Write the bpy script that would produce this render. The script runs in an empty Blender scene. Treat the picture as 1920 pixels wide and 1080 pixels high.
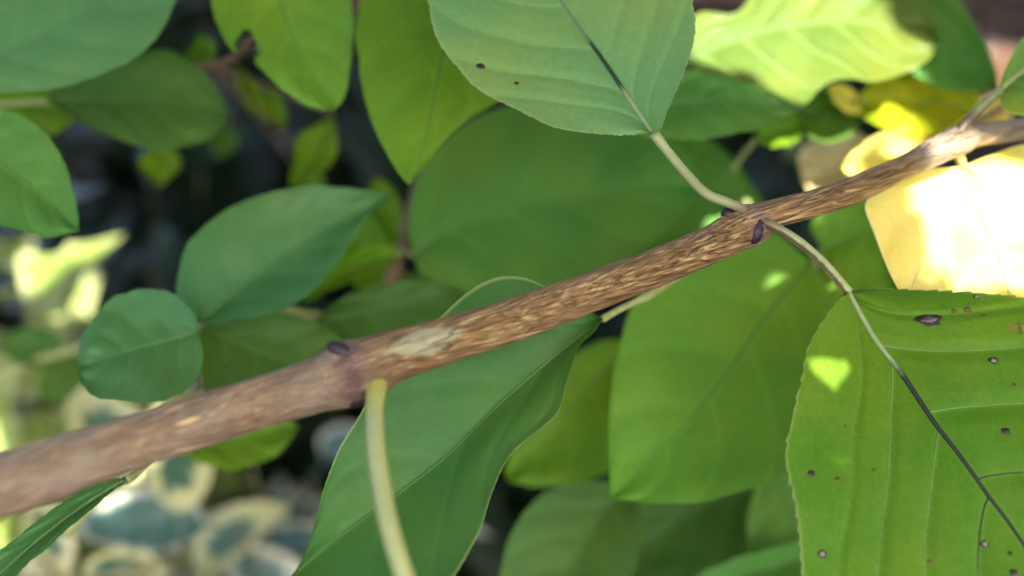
import bpy, math, random
from mathutils import Vector, Matrix, noise
R = math.radians
random.seed(7)
scene = bpy.context.scene
col = scene.collection

# ------------------------------------------------------------------ camera
LENS, PITCH = 41.0, R(35)
W = 36.0 / LENS
CAM = Vector((0, 0, 0.55))
FWD = Vector((0, math.cos(PITCH), -math.sin(PITCH)))
UP = Vector((0, math.sin(PITCH), math.cos(PITCH)))
RIGHT = Vector((1, 0, 0))
cd = bpy.data.cameras.new('camera')
cam = bpy.data.objects.new('camera', cd); col.objects.link(cam)
cam.location = CAM
cam.rotation_euler = (math.pi / 2 - PITCH, 0, 0)
cd.lens = LENS; cd.sensor_width = 36
cd.clip_start = 0.005; cd.clip_end = 500
cd.dof.use_dof = True
cd.dof.focus_distance = 0.186
cd.dof.aperture_fstop = 7.4
scene.camera = cam

# ------------------------------------------------------------------ light
SUN_DIR = Vector((0.30, -0.42, 0.86)).normalized()      # towards the sun
world = bpy.data.worlds.new('World'); scene.world = world
world.use_nodes = True
wn = world.node_tree
sky = wn.nodes.new('ShaderNodeTexSky'); sky.sky_type = 'NISHITA'; sky.sun_disc = False
sky.dust_density = 6.0; sky.ozone_density = 0.0; sky.air_density = 0.7
sky.sun_elevation = math.asin(SUN_DIR.z)
sky.sun_rotation = math.atan2(SUN_DIR.x, SUN_DIR.y)
wn.nodes['Background'].inputs[1].default_value = 0.15
wn.links.new(sky.outputs[0], wn.nodes['Background'].inputs[0])
sd = bpy.data.lights.new('sun', 'SUN'); sd.energy = 5.0; sd.angle = R(0.5); sd.color = (1, 0.95, 0.86)
sun = bpy.data.objects.new('sun', sd); col.objects.link(sun)
sun.rotation_euler = SUN_DIR.to_track_quat('Z', 'Y').to_euler()
sun.location = (1, -1.4, 3)
scene.view_settings.view_transform = 'Standard'
scene.view_settings.look = 'None'
scene.view_settings.gamma = 1
scene.view_settings.exposure = 2.42
scene.render.engine = 'CYCLES'
scene.cycles.use_denoising = True
scene.cycles.max_bounces = 10
scene.cycles.transmission_bounces = 8
scene.cycles.sample_clamp_indirect = 6

# ------------------------------------------------------------------ helpers
def at(x, y, d):
    return CAM + FWD * d + RIGHT * ((x - 960) / 1920 * W * d) + UP * (-(y - 540) / 1920 * W * d)

def mesh_obj(name, verts, faces, mat, parent=None, loc=None, uvs=None, attrs=None, smooth=True, sharp=None):
    """verts are relative to the object's own origin"""
    me = bpy.data.meshes.new(name)
    me.from_pydata([tuple(v) for v in verts], [], faces)
    if uvs is not None:
        l = me.uv_layers.new(name='UVMap')
        for lp in me.loops:
            l.data[lp.index].uv = uvs[lp.vertex_index]
    if attrs:
        for k, vals in attrs.items():
            a = me.attributes.new(k, 'FLOAT', 'POINT')
            a.data.foreach_set('value', vals)
    me.update()
    if smooth:
        me.polygons.foreach_set('use_smooth', [True] * len(me.polygons))
    if mat: me.materials.append(mat)
    o = bpy.data.objects.new(name, me); col.objects.link(o)
    if parent is not None: o.parent = parent
    if loc is not None: o.location = loc
    return o

def tag(o, label, cat, group=None, kind=None):
    if label: o['label'] = label
    if cat: o['category'] = cat
    if group: o['group'] = group
    if kind: o['kind'] = kind
    return o

def thing(name, loc, label, cat, group=None):
    o = bpy.data.objects.new(name, None); col.objects.link(o)
    o.location = loc; o.empty_display_size = 0.01
    return tag(o, label, cat, group)

def catmull(pts, n):
    """resample a polyline of Vectors at n+1 points, evenly along its length"""
    P = [Vector(p) for p in pts]
    P = [P[0] * 2 - P[1]] + P + [P[-1] * 2 - P[-2]]
    dense = []
    for i in range(1, len(P) - 2):
        a, b, c, d = P[i - 1], P[i], P[i + 1], P[i + 2]
        for k in range(24):
            t = k / 24
            dense.append(0.5 * ((2 * b) + (c - a) * t + (2 * a - 5 * b + 4 * c - d) * t * t + (3 * b - a - 3 * c + d) * t ** 3))
    dense.append(P[-2])
    L = [0]
    for i in range(1, len(dense)): L.append(L[-1] + (dense[i] - dense[i - 1]).length)
    out, j = [], 0
    for k in range(n + 1):
        s = L[-1] * k / n
        while j < len(L) - 2 and L[j + 1] < s: j += 1
        t = (s - L[j]) / max(1e-12, L[j + 1] - L[j])
        out.append(dense[j].lerp(dense[j + 1], min(1, max(0, t))))
    return out

def tube(pts, radii, sides=10, bump=None, cap=True, signed=False):
    """pts: Vectors; returns verts, faces, uvs (u = length in metres, v = 0..1 round)"""
    V, F, U = [], [], []
    n = len(pts)
    ref = Vector((0, 0, 1))
    s = 0
    prev = None
    for i, p in enumerate(pts):
        t = (pts[min(i + 1, n - 1)] - pts[max(i - 1, 0)]).normalized()
        if prev is None:
            a = t.cross(ref)
            if a.length < 1e-3: a = t.cross(Vector((1, 0, 0)))
            a.normalize()
        else:
            a = (prev - t * prev.dot(t)).normalized()
        prev = a
        b = t.cross(a)
        if i: s += (p - pts[i - 1]).length
        for k in range(sides):
            w = 2 * math.pi * k / sides
            r = radii[i]
            if bump: r += bump(s, w, r)
            V.append(p + (a * math.cos(w) + b * math.sin(w)) * r)
            U.append((s, (w if w <= math.pi else w - 2 * math.pi) / math.pi if signed else abs(2 * k / sides - 1)))
    for i in range(n - 1):
        for k in range(sides):
            k2 = (k + 1) % sides
            F.append((i * sides + k, i * sides + k2, (i + 1) * sides + k2, (i + 1) * sides + k))
    if cap:
        F.append(tuple(range(sides - 1, -1, -1)))
        F.append(tuple((n - 1) * sides + k for k in range(sides)))
    return V, F, U

def tube_obj(name, pts, radii, mat, parent, origin, sides=10, bump=None, signed=False):
    V, F, U = tube(pts, radii, sides, bump, True, signed)
    return mesh_obj(name, [v - origin for v in V], F, mat, parent, None, U)

# ------------------------------------------------------------------ materials
def new_mat(name):
    m = bpy.data.materials.new(name); m.use_nodes = True
    nt = m.node_tree
    for n in list(nt.nodes): nt.nodes.remove(n)
    out = nt.nodes.new('ShaderNodeOutputMaterial')
    return m, nt, out

class NB:
    def __init__(s, nt): s.nt = nt
    def n(s, t, **kw):
        nd = s.nt.nodes.new(t)
        for k, v in kw.items(): setattr(nd, k, v)
        return nd
    def lk(s, a, b): s.nt.links.new(a, b)
    def noise(s, vec, scale, detail=4, rough=0.55):
        n = s.n('ShaderNodeTexNoise'); n.inputs['Scale'].default_value = scale
        n.inputs['Detail'].default_value = detail; n.inputs['Roughness'].default_value = rough
        if vec is not None: s.lk(vec, n.inputs['Vector'])
        return n.outputs['Fac']
    def ramp(s, fac, stops):
        r = s.n('ShaderNodeValToRGB'); e = r.color_ramp.elements
        while len(e) < len(stops): e.new(0.5)
        for el, (p, c) in zip(e, stops):
            el.position = p; el.color = (*c, 1) if len(c) == 3 else c
        s.lk(fac, r.inputs[0]); return r.outputs[0]
    def mix(s, fac, a, b, blend='MIX'):
        m = s.n('ShaderNodeMix', data_type='RGBA', blend_type=blend)
        for sock, v in ((m.inputs[0], fac), (m.inputs[6], a), (m.inputs[7], b)):
            if hasattr(v, 'is_output'): s.lk(v, sock)
            elif isinstance(v, (int, float)): sock.default_value = v
            else: sock.default_value = (*v, 1)
        return m.outputs[2]
    def math(s, op, a, b=0.0, clamp=False):
        m = s.n('ShaderNodeMath', operation=op); m.use_clamp = clamp
        for sock, v in ((m.inputs[0], a), (m.inputs[1], b)):
            if hasattr(v, 'is_output'): s.lk(v, sock)
            else: sock.default_value = v
        return m.outputs[0]
    def mapr(s, v, a, b, c=0.0, d=1.0):
        m = s.n('ShaderNodeMapRange'); s.lk(v, m.inputs[0])
        for i, x in enumerate((a, b, c, d)): m.inputs[i + 1].default_value = x
        return m.outputs[0]

def leaf_mat(name, c1, c2, vein=None, transl=0.35, rough=0.45, spec=0.22, specks=0.0, edge=None, tcol=None, tint=None, bump=0.25, vmix=0.45):
    """green leaf: c1/c2 mottled, paler veins, optional brown specks, pale margin that also paints in the lit rim; tint: patches of another colour"""
    m, nt, out = new_mat(name); b = NB(nt)
    obj = b.n('ShaderNodeTexCoord').outputs['Object']
    va = b.n('ShaderNodeAttribute', attribute_name='vein').outputs['Fac']
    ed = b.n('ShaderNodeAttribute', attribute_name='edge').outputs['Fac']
    big = b.noise(obj, 60, 5, 0.6)
    fine = b.noise(obj, 900, 4, 0.6)
    c = b.mix(b.mapr(big, 0.35, 0.65), c1, c2)
    warmn = b.noise(obj, 32, 3, 0.5)
    c = b.mix(b.mapr(warmn, 0.45, 0.68, 0.0, 0.55), c, (c2[0] * 1.5, c2[1] * 0.97, c2[2] * 0.45))
    c = b.mix(b.mapr(fine, 0.3, 0.75, 0.0, 0.22), c, tuple(x * 0.55 for x in c1))
    vc = vein or tuple(min(1, x * 1.6 + 0.03) for x in c2)
    c = b.mix(b.math('MULTIPLY', va, vmix), c, vc)
    if tint:
        tn = b.noise(obj, 95, 4, 0.65)
        c = b.mix(b.mapr(tn, 0.5, 0.68, 0, 0.85), c, tint)
    if specks:
        vo = b.n('ShaderNodeTexVoronoi'); vo.inputs['Scale'].default_value = 330; b.lk(obj, vo.inputs['Vector'])
        sel = b.math('GREATER_THAN', b.n('ShaderNodeSeparateColor').outputs[0], 2) if False else None
        sc = b.n('ShaderNodeSeparateColor'); b.lk(vo.outputs['Color'], sc.inputs[0])
        pick = b.math('GREATER_THAN', sc.outputs[0], 1.0 - specks)
        d = b.mapr(vo.outputs['Distance'], 0.0, 0.22, 1, 0)
        c = b.mix(b.math('MULTIPLY', pick, b.mapr(d, 0.2, 0.5)), c, (0.035, 0.02, 0.008))
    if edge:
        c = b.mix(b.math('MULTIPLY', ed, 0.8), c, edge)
    # fine reticulate relief
    vo2 = b.n('ShaderNodeTexVoronoi', feature='DISTANCE_TO_EDGE'); vo2.inputs['Scale'].default_value = 420
    wv = b.n('ShaderNodeMixRGB'); wv.inputs[0].default_value = 0.004
    nz = b.n('ShaderNodeTexNoise'); nz.inputs['Scale'].default_value = 250; b.lk(obj, nz.inputs['Vector'])
    b.lk(obj, wv.inputs[1]); b.lk(nz.outputs['Color'], wv.inputs[2]); b.lk(wv.outputs[0], vo2.inputs['Vector'])
    h = b.mapr(vo2.outputs['Distance'], 0, 0.12)
    c = b.mix(b.math('MULTIPLY', b.math('SUBTRACT', 1.0, h), 0.5 * bump), c, vc)
    h2 = b.math('ADD', h, b.math('MULTIPLY', fine, 0.8))
    bp = b.n('ShaderNodeBump'); bp.inputs['Strength'].default_value = bump; bp.inputs['Distance'].default_value = 0.00012
    b.lk(h2, bp.inputs['Height'])
    p = b.n('ShaderNodeBsdfPrincipled')
    b.lk(c, p.inputs['Base Color']); b.lk(bp.outputs[0], p.inputs['Normal'])
    p.inputs['Roughness'].default_value = rough
    b.lk(b.mapr(fine, 0.2, 0.8, rough - 0.06, rough + 0.12), p.inputs['Roughness'])
    p.inputs['Specular IOR Level'].default_value = spec
    t = b.n('ShaderNodeBsdfTranslucent')
    tc = b.mix(1.0, c, tcol or (1.25, 1.35, 0.35), 'MULTIPLY')
    b.lk(tc, t.inputs['Color'])
    ms = b.n('ShaderNodeMixShader'); ms.inputs[0].default_value = transl
    b.lk(p.outputs[0], ms.inputs[1]); b.lk(t.outputs[0], ms.inputs[2]); b.lk(ms.outputs[0], out.inputs[0])
    return m

def simple_mat(name, c1, c2, scale=200, rough=0.6, spec=0.3, bump=0.2, bdist=0.0002, transl=0.0, stretch=None):
    m, nt, out = new_mat(name); b = NB(nt)
    obj = b.n('ShaderNodeTexCoord').outputs['Object']
    if stretch:
        mp = b.n('ShaderNodeMapping'); mp.inputs['Scale'].default_value = stretch; b.lk(obj, mp.inputs[0]); obj = mp.outputs[0]
    f = b.noise(obj, scale, 5, 0.6)
    c = b.mix(b.mapr(f, 0.32, 0.68), c1, c2)
    p = b.n('ShaderNodeBsdfPrincipled'); b.lk(c, p.inputs['Base Color'])
    p.inputs['Roughness'].default_value = rough; p.inputs['Specular IOR Level'].default_value = spec
    bp = b.n('ShaderNodeBump'); bp.inputs['Strength'].default_value = bump; bp.inputs['Distance'].default_value = bdist
    b.lk(f, bp.inputs['Height']); b.lk(bp.outputs[0], p.inputs['Normal'])
    sh = p.outputs[0]
    if transl:
        t = b.n('ShaderNodeBsdfTranslucent'); b.lk(c, t.inputs['Color'])
        ms = b.n('ShaderNodeMixShader'); ms.inputs[0].default_value = transl
        b.lk(sh, ms.inputs[1]); b.lk(t.outputs[0], ms.inputs[2]); sh = ms.outputs[0]
    b.lk(sh, out.inputs[0])
    return m

def rib_mat(name, stops, dark_side=None):
    """colour runs along a rib or stalk (uv.x in metres); optional brown groove on one side"""
    m, nt, out = new_mat(name); b = NB(nt)
    tc = b.n('ShaderNodeTexCoord')
    sx = b.n('ShaderNodeSeparateXYZ'); b.lk(tc.outputs['UV'], sx.inputs[0])
    nz = b.noise(tc.outputs['Object'], 700, 4)
    u = b.math('ADD', sx.outputs[0], b.math('MULTIPLY', b.math('SUBTRACT', nz, 0.5), 0.004))
    c = b.ramp(b.math('MULTIPLY', u, 12.5), stops)      # 80 mm per unit
    c = b.mix(b.mapr(nz, 0.3, 0.7, 0, 0.3), c, b.mix(1.0, c, (0.6, 0.6, 0.55), 'MULTIPLY'))
    if dark_side:
        f = b.mapr(b.math('ADD', sx.outputs[1], b.math('MULTIPLY', b.math('SUBTRACT', nz, 0.5), 0.35)), dark_side[0], dark_side[1])
        c = b.mix(b.math('MULTIPLY', f, 0.85), c, dark_side[2])
    p = b.n('ShaderNodeBsdfPrincipled'); b.lk(c, p.inputs['Base Color']); p.inputs['Roughness'].default_value = 0.5
    p.inputs['Specular IOR Level'].default_value = 0.35
    b.lk(p.outputs[0], out.inputs[0])
    return m

def bark_mat():
    m, nt, out = new_mat('branch_bark'); b = NB(nt)
    tc = b.n('ShaderNodeTexCoord'); obj = tc.outputs['Object']
    sx = b.n('ShaderNodeSeparateXYZ'); b.lk(tc.outputs['UV'], sx.inputs[0])
    u, v = sx.outputs[0], sx.outputs[1]
    tilt = b.n('ShaderNodeMapping'); tilt.inputs['Rotation'].default_value = AX_ROT; b.lk(obj, tilt.inputs[0])
    st = b.n('ShaderNodeMapping'); st.inputs['Scale'].default_value = (0.04, 1, 1); b.lk(tilt.outputs[0], st.inputs[0])
    fib = b.noise(st.outputs[0], 2600, 4, 0.55)
    fib2 = b.noise(st.outputs[0], 420, 4, 0.6)
    patch = b.noise(tilt.outputs[0], 110, 4, 0.6)
    c = b.ramp(fib, [(0.34, (0.075, 0.042, 0.018)), (0.46, (0.155, 0.095, 0.043)), (0.56, (0.23, 0.15, 0.075)), (0.66, (0.47, 0.37, 0.22))])
    c = b.mix(b.mapr(fib2, 0.42, 0.62, 0.4, 0), c, (0.12, 0.07, 0.025))
    # greyer, mauve-tinged older bark before the lower node
    old = b.mapr(u, 0.062, 0.083, 1, 0)
    c = b.mix(b.math('MULTIPLY', old, b.mapr(patch, 0.3, 0.65, 0.35, 0.85)), c, b.mix(b.mapr(fib2, 0.35, 0.65), (0.095, 0.078, 0.074), (0.19, 0.168, 0.168)))
    # smooth grey-green patch where the outer bark has peeled, just past the lower node
    pu = b.math('ABSOLUTE', b.math('SUBTRACT', u, PATCH_U))
    pv = b.math('ABSOLUTE', b.math('SUBTRACT', v, PATCH_V))
    pd = b.math('ADD', b.math('MULTIPLY', pu, 1 / 0.0062), b.math('MULTIPLY', pv, 1 / 0.22))
    pd = b.math('ADD', pd, b.math('MULTIPLY', b.math('SUBTRACT', patch, 0.5), 1.6))
    pm = b.mapr(pd, 1.05, 0.85)
    c = b.mix(b.math('MULTIPLY', pm, 0.9), c, b.mix(b.mapr(fib2, 0.4, 0.6), (0.23, 0.24, 0.18), (0.30, 0.31, 0.24)))
    # scattered green-grey lichen flush
    c = b.mix(b.mapr(patch, 0.58, 0.74, 0, 0.4), c, (0.27, 0.25, 0.145))
    # pale greyish wood towards the far node
    far = b.mapr(u, FAR_U - 0.013, FAR_U - 0.008)
    c = b.mix(b.math('MULTIPLY', far, 0.8), c, b.mix(b.mapr(fib2, 0.35, 0.65), (0.16, 0.13, 0.12), (0.26, 0.23, 0.22)))
    for uc in NODES:
        nd_ = b.math('ABSOLUTE', b.math('SUBTRACT', b.math('ADD', u, b.math('MULTIPLY', b.math('SUBTRACT', patch, 0.5), 0.006)), uc))
        c = b.mix(b.mapr(nd_, 0.0008, 0.0030, 0.7, 0), c, b.mix(b.mapr(fib2, 0.4, 0.6), (0.06, 0.028, 0.04), (0.22, 0.15, 0.17)))
    # lenticels
    vo = b.n('ShaderNodeTexVoronoi'); vo.inputs['Scale'].default_value = 520; b.lk(st.outputs[0], vo.inputs['Vector'])
    sc = b.n('ShaderNodeSeparateColor'); b.lk(vo.outputs['Color'], sc.inputs[0])
    ln = b.math('MULTIPLY', b.math('GREATER_THAN', sc.outputs[0], 0.80), b.mapr(vo.outputs['Distance'], 0.12, 0.24, 1, 0))
    c = b.mix(b.math('MULTIPLY', ln, 0.75), c, (0.60, 0.47, 0.30))
    st2 = b.n('ShaderNodeMapping'); st2.inputs['Scale'].default_value = (0.05, 1, 1); b.lk(tilt.outputs[0], st2.inputs[0])
    crk = b.math('ABSOLUTE', b.math('SUBTRACT', b.noise(st2.outputs[0], 620, 3, 0.5), 0.5))
    crm = b.math('MULTIPLY', b.mapr(crk, 0.006, 0.022, 1, 0), b.mapr(u, U0 + 0.002, U0 + 0.01))
    c = b.mix(b.math('MULTIPLY', crm, 0.4), c, (0.06, 0.036, 0.018))
    c = b.mix(1.0, c, (1.12, 1.03, 0.76), 'MULTIPLY')
    p = b.n('ShaderNodeBsdfPrincipled'); b.lk(c, p.inputs['Base Color'])
    b.lk(b.mapr(fib, 0.3, 0.7, 0.62, 0.45), p.inputs['Roughness']); p.inputs['Specular IOR Level'].default_value = 0.4
    bp = b.n('ShaderNodeBump'); bp.inputs['Strength'].default_value = 1.0; bp.inputs['Distance'].default_value = 0.0008
    b.lk(b.math('ADD', b.math('ADD', fib, fib2), b.math('SUBTRACT', b.math('MULTIPLY', ln, 0.5), b.math('MULTIPLY', crm, 0.7))), bp.inputs['Height']); b.lk(bp.outputs[0], p.inputs['Normal'])
    b.lk(p.outputs[0], out.inputs[0])
    return m

def varieg_mat(name, centre, centre2, margin, cut=0.5, spec=0.6, rough=0.3, transl=0.25):
    """leaf with a pale margin round a green centre (uv.y: 0 at one margin, .5 midrib, 1 other)"""
    m, nt, out = new_mat(name); b = NB(nt)
    tc = b.n('ShaderNodeTexCoord')
    sx = b.n('ShaderNodeSeparateXYZ'); b.lk(tc.outputs['UV'], sx.inputs[0])
    a = b.math('ABSOLUTE', b.math('MULTIPLY', b.math('SUBTRACT', sx.outputs[1], 0.5), 2))
    au = b.math('ABSOLUTE', b.math('MULTIPLY', b.math('SUBTRACT', sx.outputs[0], 0.45), 1.8))
    d = b.math('MAXIMUM', a, au)
    nz = b.noise(tc.outputs['Object'], 220, 4)
    info = b.n('ShaderNodeObjectInfo').outputs['Random']
    d = b.math('ADD', d, b.math('ADD', b.math('MULTIPLY', b.math('SUBTRACT', nz, 0.5), 0.9), b.math('MULTIPLY', b.math('SUBTRACT', info, 0.5), 0.25)))
    ce = b.mix(b.mapr(nz, 0.35, 0.65), centre, centre2)
    c = b.mix(b.mapr(d, cut - 0.05, cut + 0.05), ce, margin)
    p = b.n('ShaderNodeBsdfPrincipled'); b.lk(c, p.inputs['Base Color'])
    p.inputs['Roughness'].default_value = rough; p.inputs['Specular IOR Level'].default_value = spec
    t = b.n('ShaderNodeBsdfTranslucent'); b.lk(c, t.inputs['Color'])
    ms = b.n('ShaderNodeMixShader'); ms.inputs[0].default_value = transl
    b.lk(p.outputs[0], ms.inputs[1]); b.lk(t.outputs[0], ms.inputs[2]); b.lk(ms.outputs[0], out.inputs[0])
    return m

SHADE = []      # points to keep in shade; leaves of the added tree are placed over them
# ------------------------------------------------------------------ leaf builder
def build_leaf(parent, mid, left, right, d0, gx=0.0, gy=-0.05, fold=0.004, fold_r=None, mat=None, vein_mat=None, rib=True,
               rib_w=0.0004, nv=6, arc=0.34, arc_l=None, n=60, m=14, quilt=0.00035, serr=0.0, teeth=40, petiole=None, pet_r=0.0008,
               pet_mat=None, veins=False, name='leaf', hole=None, wave=0.0012, curl=0.0, label=None, droop=0.0, seed=None, sunny=False, ragged=0.0, vein_r=0.00013, dark_veins=None):
    """leaf blade spanned between its midrib and two margins.  Points are (x, y) across the view at the
    leaf's own depth d0 (+ gradient gx, gy per 1000 px); left/right run from base to tip."""
    rnd = random.Random(seed if seed is not None else hash((mid[0], d0)) & 0xffff)
    xc, yc = mid[0]
    def p3(x, y, extra=0.0):
        d = d0 + gx * (x - xc) / 1000 + gy * (y - yc) / 1000 + extra
        return at(x, y, d)
    L0 = max(1, len(mid) - 1)
    midP = catmull([Vector((x, y, 0)) for x, y in mid], n)
    lefP = catmull([Vector((x, y, 0)) for x, y in [mid[0]] + left + [mid[-1]]], n)
    rigP = catmull([Vector((x, y, 0)) for x, y in [mid[0]] + right + [mid[-1]]], n)
    off = Vector((rnd.uniform(0, 50), rnd.uniform(0, 50), rnd.uniform(0, 50)))
    cols = [(-1 + k / m) for k in range(m)] + [0.0] + [((k + 1) / m) for k in range(m)]
    grid, pix, uvs, vein, edge = [], [], [], [], []
    for i in range(n + 1):
        u = i / n
        for v in cols:
            a = abs(v)
            tgt = (lefP if v < 0 else rigP)[i]
            q = midP[i].lerp(tgt, a)
            if ragged and a > 0.0:
                dv_ = tgt - midP[i]
                if dv_.length > 1: q = q + dv_.normalized() * ragged * a * (noise.noise(off + Vector((u * 9, math.copysign(3, v), 7))) + 0.5 * noise.noise(off + Vector((u * 23, math.copysign(3, v), 2))))
            if serr and a > 0.999:
                tooth = (u * teeth) % 1.0
                dirv = (tgt - midP[i]); 
                if dirv.length > 1: q = q + dirv.normalized() * serr * (tooth - 0.4) * (0.6 + 0.8 * noise.noise(off + Vector((u * 40, v, 0))))
            wfac = math.sin(math.pi * min(1, max(0, u)) ** 0.8)
            fo = fold_r if (v > 0 and fold_r is not None) else fold
            e = -fo * (a ** 1.2 if fo > 0 else a ** 1.6) * (0.35 + 0.65 * wfac)
            e += curl * a * a * wfac
            e += droop * u * u
            e += wave * noise.noise(off + Vector((u * 3.2, v * 1.5, 0))) * (0.3 + 0.7 * a)
            # arched side veins: quilted surface sunk along them
            ar = arc_l if (v < 0 and arc_l) else arc
            s = (u - ar * a ** 1.25 * (1 - 0.35 * u)) * nv + (0.25 if v > 0 else 0.0)
            fr = s - math.floor(s)
            dist = min(fr, 1 - fr)
            ok = 1.0 if s > -0.2 else 0.0
            e += quilt * (0.5 - min(1.0, dist * 4)) * ok * min(1, a * 5)
            vein.append(max(0.0, 1 - dist * 14) * ok * (1 - 0.4 * a) if a > 0.02 else 1.0)
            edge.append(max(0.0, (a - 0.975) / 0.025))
            grid.append(p3(q.x, q.y, e)); pix.append((q.x, q.y)); uvs.append((u, 0.5 + v / 2))
    nc = len(cols)
    F = []
    for i in range(n):
        for k in range(nc - 1):
            f = (i * nc + k, i * nc + k + 1, (i + 1) * nc + k + 1, (i + 1) * nc + k)
            if hole:
                cx = sum(pix[j][0] for j in f) / 4; cy = sum(pix[j][1] for j in f) / 4
                if any(((cx - h[0]) / h[2]) ** 2 + ((cy - h[1]) / h[3]) ** 2 < 1 for h in hole): continue
            F.append(f)
    base = grid[m]
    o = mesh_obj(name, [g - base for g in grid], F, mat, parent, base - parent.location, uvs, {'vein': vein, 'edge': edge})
    if label: o['label'] = label
    if not sunny: SHADE.extend(grid[i * nc + k] for i in range(0, n + 1, max(1, n // 22)) for k in range(0, nc, max(1, nc // 12)))
    info = dict(obj=o, grid=grid, pix=pix, nc=nc, m=m, n=n, base=base)
    def towards(p): return (CAM - p).normalized()
    if rib:
        pts = [grid[i * nc + m] for i in range(0, n + 1)]
        pts = [p + towards(p) * rib_w * 0.15 for p in pts]
        rr = [rib_w * (1.25 - 1.0 * i / n) for i in range(n + 1)]
        tube_obj('midrib', pts, rr, vein_mat, o, base, 8)
    if veins:
        for side in (-1, 1):
            for j in range(0, nv):
                s0 = (j - (0.25 if side > 0 else 0.0)) / nv
                if s0 < 0.01 or s0 > 0.9: continue
                pts = []
                for k in range(0, 25):
                    a = k / 24 * 0.93
                    # u such that (u - arc a^1.25 (1-.35u)) = s0
                    aa = (arc_l if (side < 0 and arc_l) else arc) * a ** 1.25
                    uu = (s0 + aa) / (1 + 0.35 * aa)
                    if uu > 0.985: break
                    fi = uu * n; i0 = min(n - 1, int(fi)); ft = fi - i0
                    fk = m + side * a * m; k0 = int(math.floor(fk)); k0 = max(0, min(nc - 2, k0)); kt = fk - k0
                    g = lambda ii, kk: grid[ii * nc + kk]
                    p = g(i0, k0).lerp(g(i0, k0 + 1), kt).lerp(g(i0 + 1, k0).lerp(g(i0 + 1, k0 + 1), kt), ft)
                    pts.append(p + towards(p) * 0.00004)
                if len(pts) > 4:
                    tube_obj('side_vein', pts, [vein_r * (1 - 0.75 * k / len(pts)) for k in range(len(pts))], dark_veins if (dark_veins and s0 > 0.36) else veins, o, base, 6)
    if petiole:
        pp = catmull([at(x, y, d) for x, y, d in petiole] + [base], 30)
        k = len(pp)
        rad = [pet_r * (1 + 0.35 * max(0, 1 - i / 7) + 0.2 * max(0, (i / k - .85) / .15)) for i in range(k)]
        tube_obj('petiole', pp, rad, pet_mat or vein_mat, o, base, 12)
    return info

def spot(info, x, y, r, ecc, mat_ring, mat_core=None, seed=0):
    """irregular dead spot lying on the blade at view position x, y (radius in metres)"""
    rnd = random.Random(seed)
    j = min(range(len(info['pix'])), key=lambda q: (info['pix'][q][0] - x) ** 2 + (info['pix'][q][1] - y) ** 2)
    p = info['grid'][j]
    nc = info['nc']
    a = info['grid'][min(len(info['grid']) - 1, j + nc)] - p
    b_ = info['grid'][j + 1 if (j + 1) % nc else j - 1] - p
    nn = a.cross(b_).normalized()
    if nn.dot(CAM - p) < 0: nn = -nn
    ax = (RIGHT - nn * RIGHT.dot(nn)).normalized(); ay = nn.cross(ax)
    for k, (mt, sc, hgt) in enumerate(((mat_ring, 1.0, 0.00010), (mat_core, 0.62, 0.00016))):
        if mt is None: continue
        V = [nn * (hgt + 0.00003)]; N = 14
        for i in range(N):
            w = 2 * math.pi * i / N
            q = r * sc * rnd.uniform(0.75, 1.2)
            V.append(ax * math.cos(w) * q * ecc + ay * math.sin(w) * q + nn * hgt)
        for i in range(N):
            V.append(V[1 + i] * 1.08 - nn * (hgt * 1.08 + 0.00005))
        F = [(0, 1 + i, 1 + (i + 1) % N) for i in range(N)] + [(1 + i, 1 + N + i, 1 + N + (i + 1) % N, 1 + (i + 1) % N) for i in range(N)]
        mesh_obj('spot' if k == 0 else 'spot_centre', V, F, mt, info['obj'], p - info['base'])

# ================================================================== GROUND
soil, nt, out = new_mat('soil'); b = NB(nt)
gc = b.n('ShaderNodeTexCoord').outputs['Object']
n1, n2, n3 = b.noise(gc, 3, 6), b.noise(gc, 45, 6, 0.65), b.noise(gc, 300, 4)
c = b.ramp(n2, [(0.3, (0.004, 0.003, 0.002)), (0.5, (0.014, 0.008, 0.005)), (0.72, (0.055, 0.03, 0.018))])
c = b.mix(b.mapr(n1, 0.4, 0.6, 0, 0.5), c, (0.03, 0.02, 0.014))
p = b.n('ShaderNodeBsdfPrincipled'); b.lk(c, p.inputs['Base Color']); p.inputs['Roughness'].default_value = 0.95; p.inputs['Specular IOR Level'].default_value = 0.08
bp = b.n('ShaderNodeBump'); bp.inputs['Distance'].default_value = 0.01; b.lk(b.math('ADD', n2, b.math('MULTIPLY', n3, 0.3)), bp.inputs['Height'])
b.lk(bp.outputs[0], p.inputs['Normal']); b.lk(p.outputs[0], out.inputs[0])
def ground_h(x, y):
    r = math.hypot(x, y)
    return 0.018 * noise.noise(Vector((x * 5, y * 5, 0))) + 0.008 * noise.noise(Vector((x * 22, y * 22, 3))) * max(0, 1 - r / 6) + 0.05 * noise.noise(Vector((x * .3, y * .3, 9))) - 0.02
N = 150
xs = [math.copysign((abs(t) ** 2.6) * 200 + abs(t) * 1.5, t) for t in [(-1 + 2 * i / N) for i in range(N + 1)]]
V = [(x, y + 0.9, ground_h(x, y + 0.9)) for y in xs for x in xs]
F = [(j * (N + 1) + i, j * (N + 1) + i + 1, (j + 1) * (N + 1) + i + 1, (j + 1) * (N + 1) + i) for j in range(N) for i in range(N)]
tag(mesh_obj('ground', V, F, soil), None, None, kind='structure')

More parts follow.
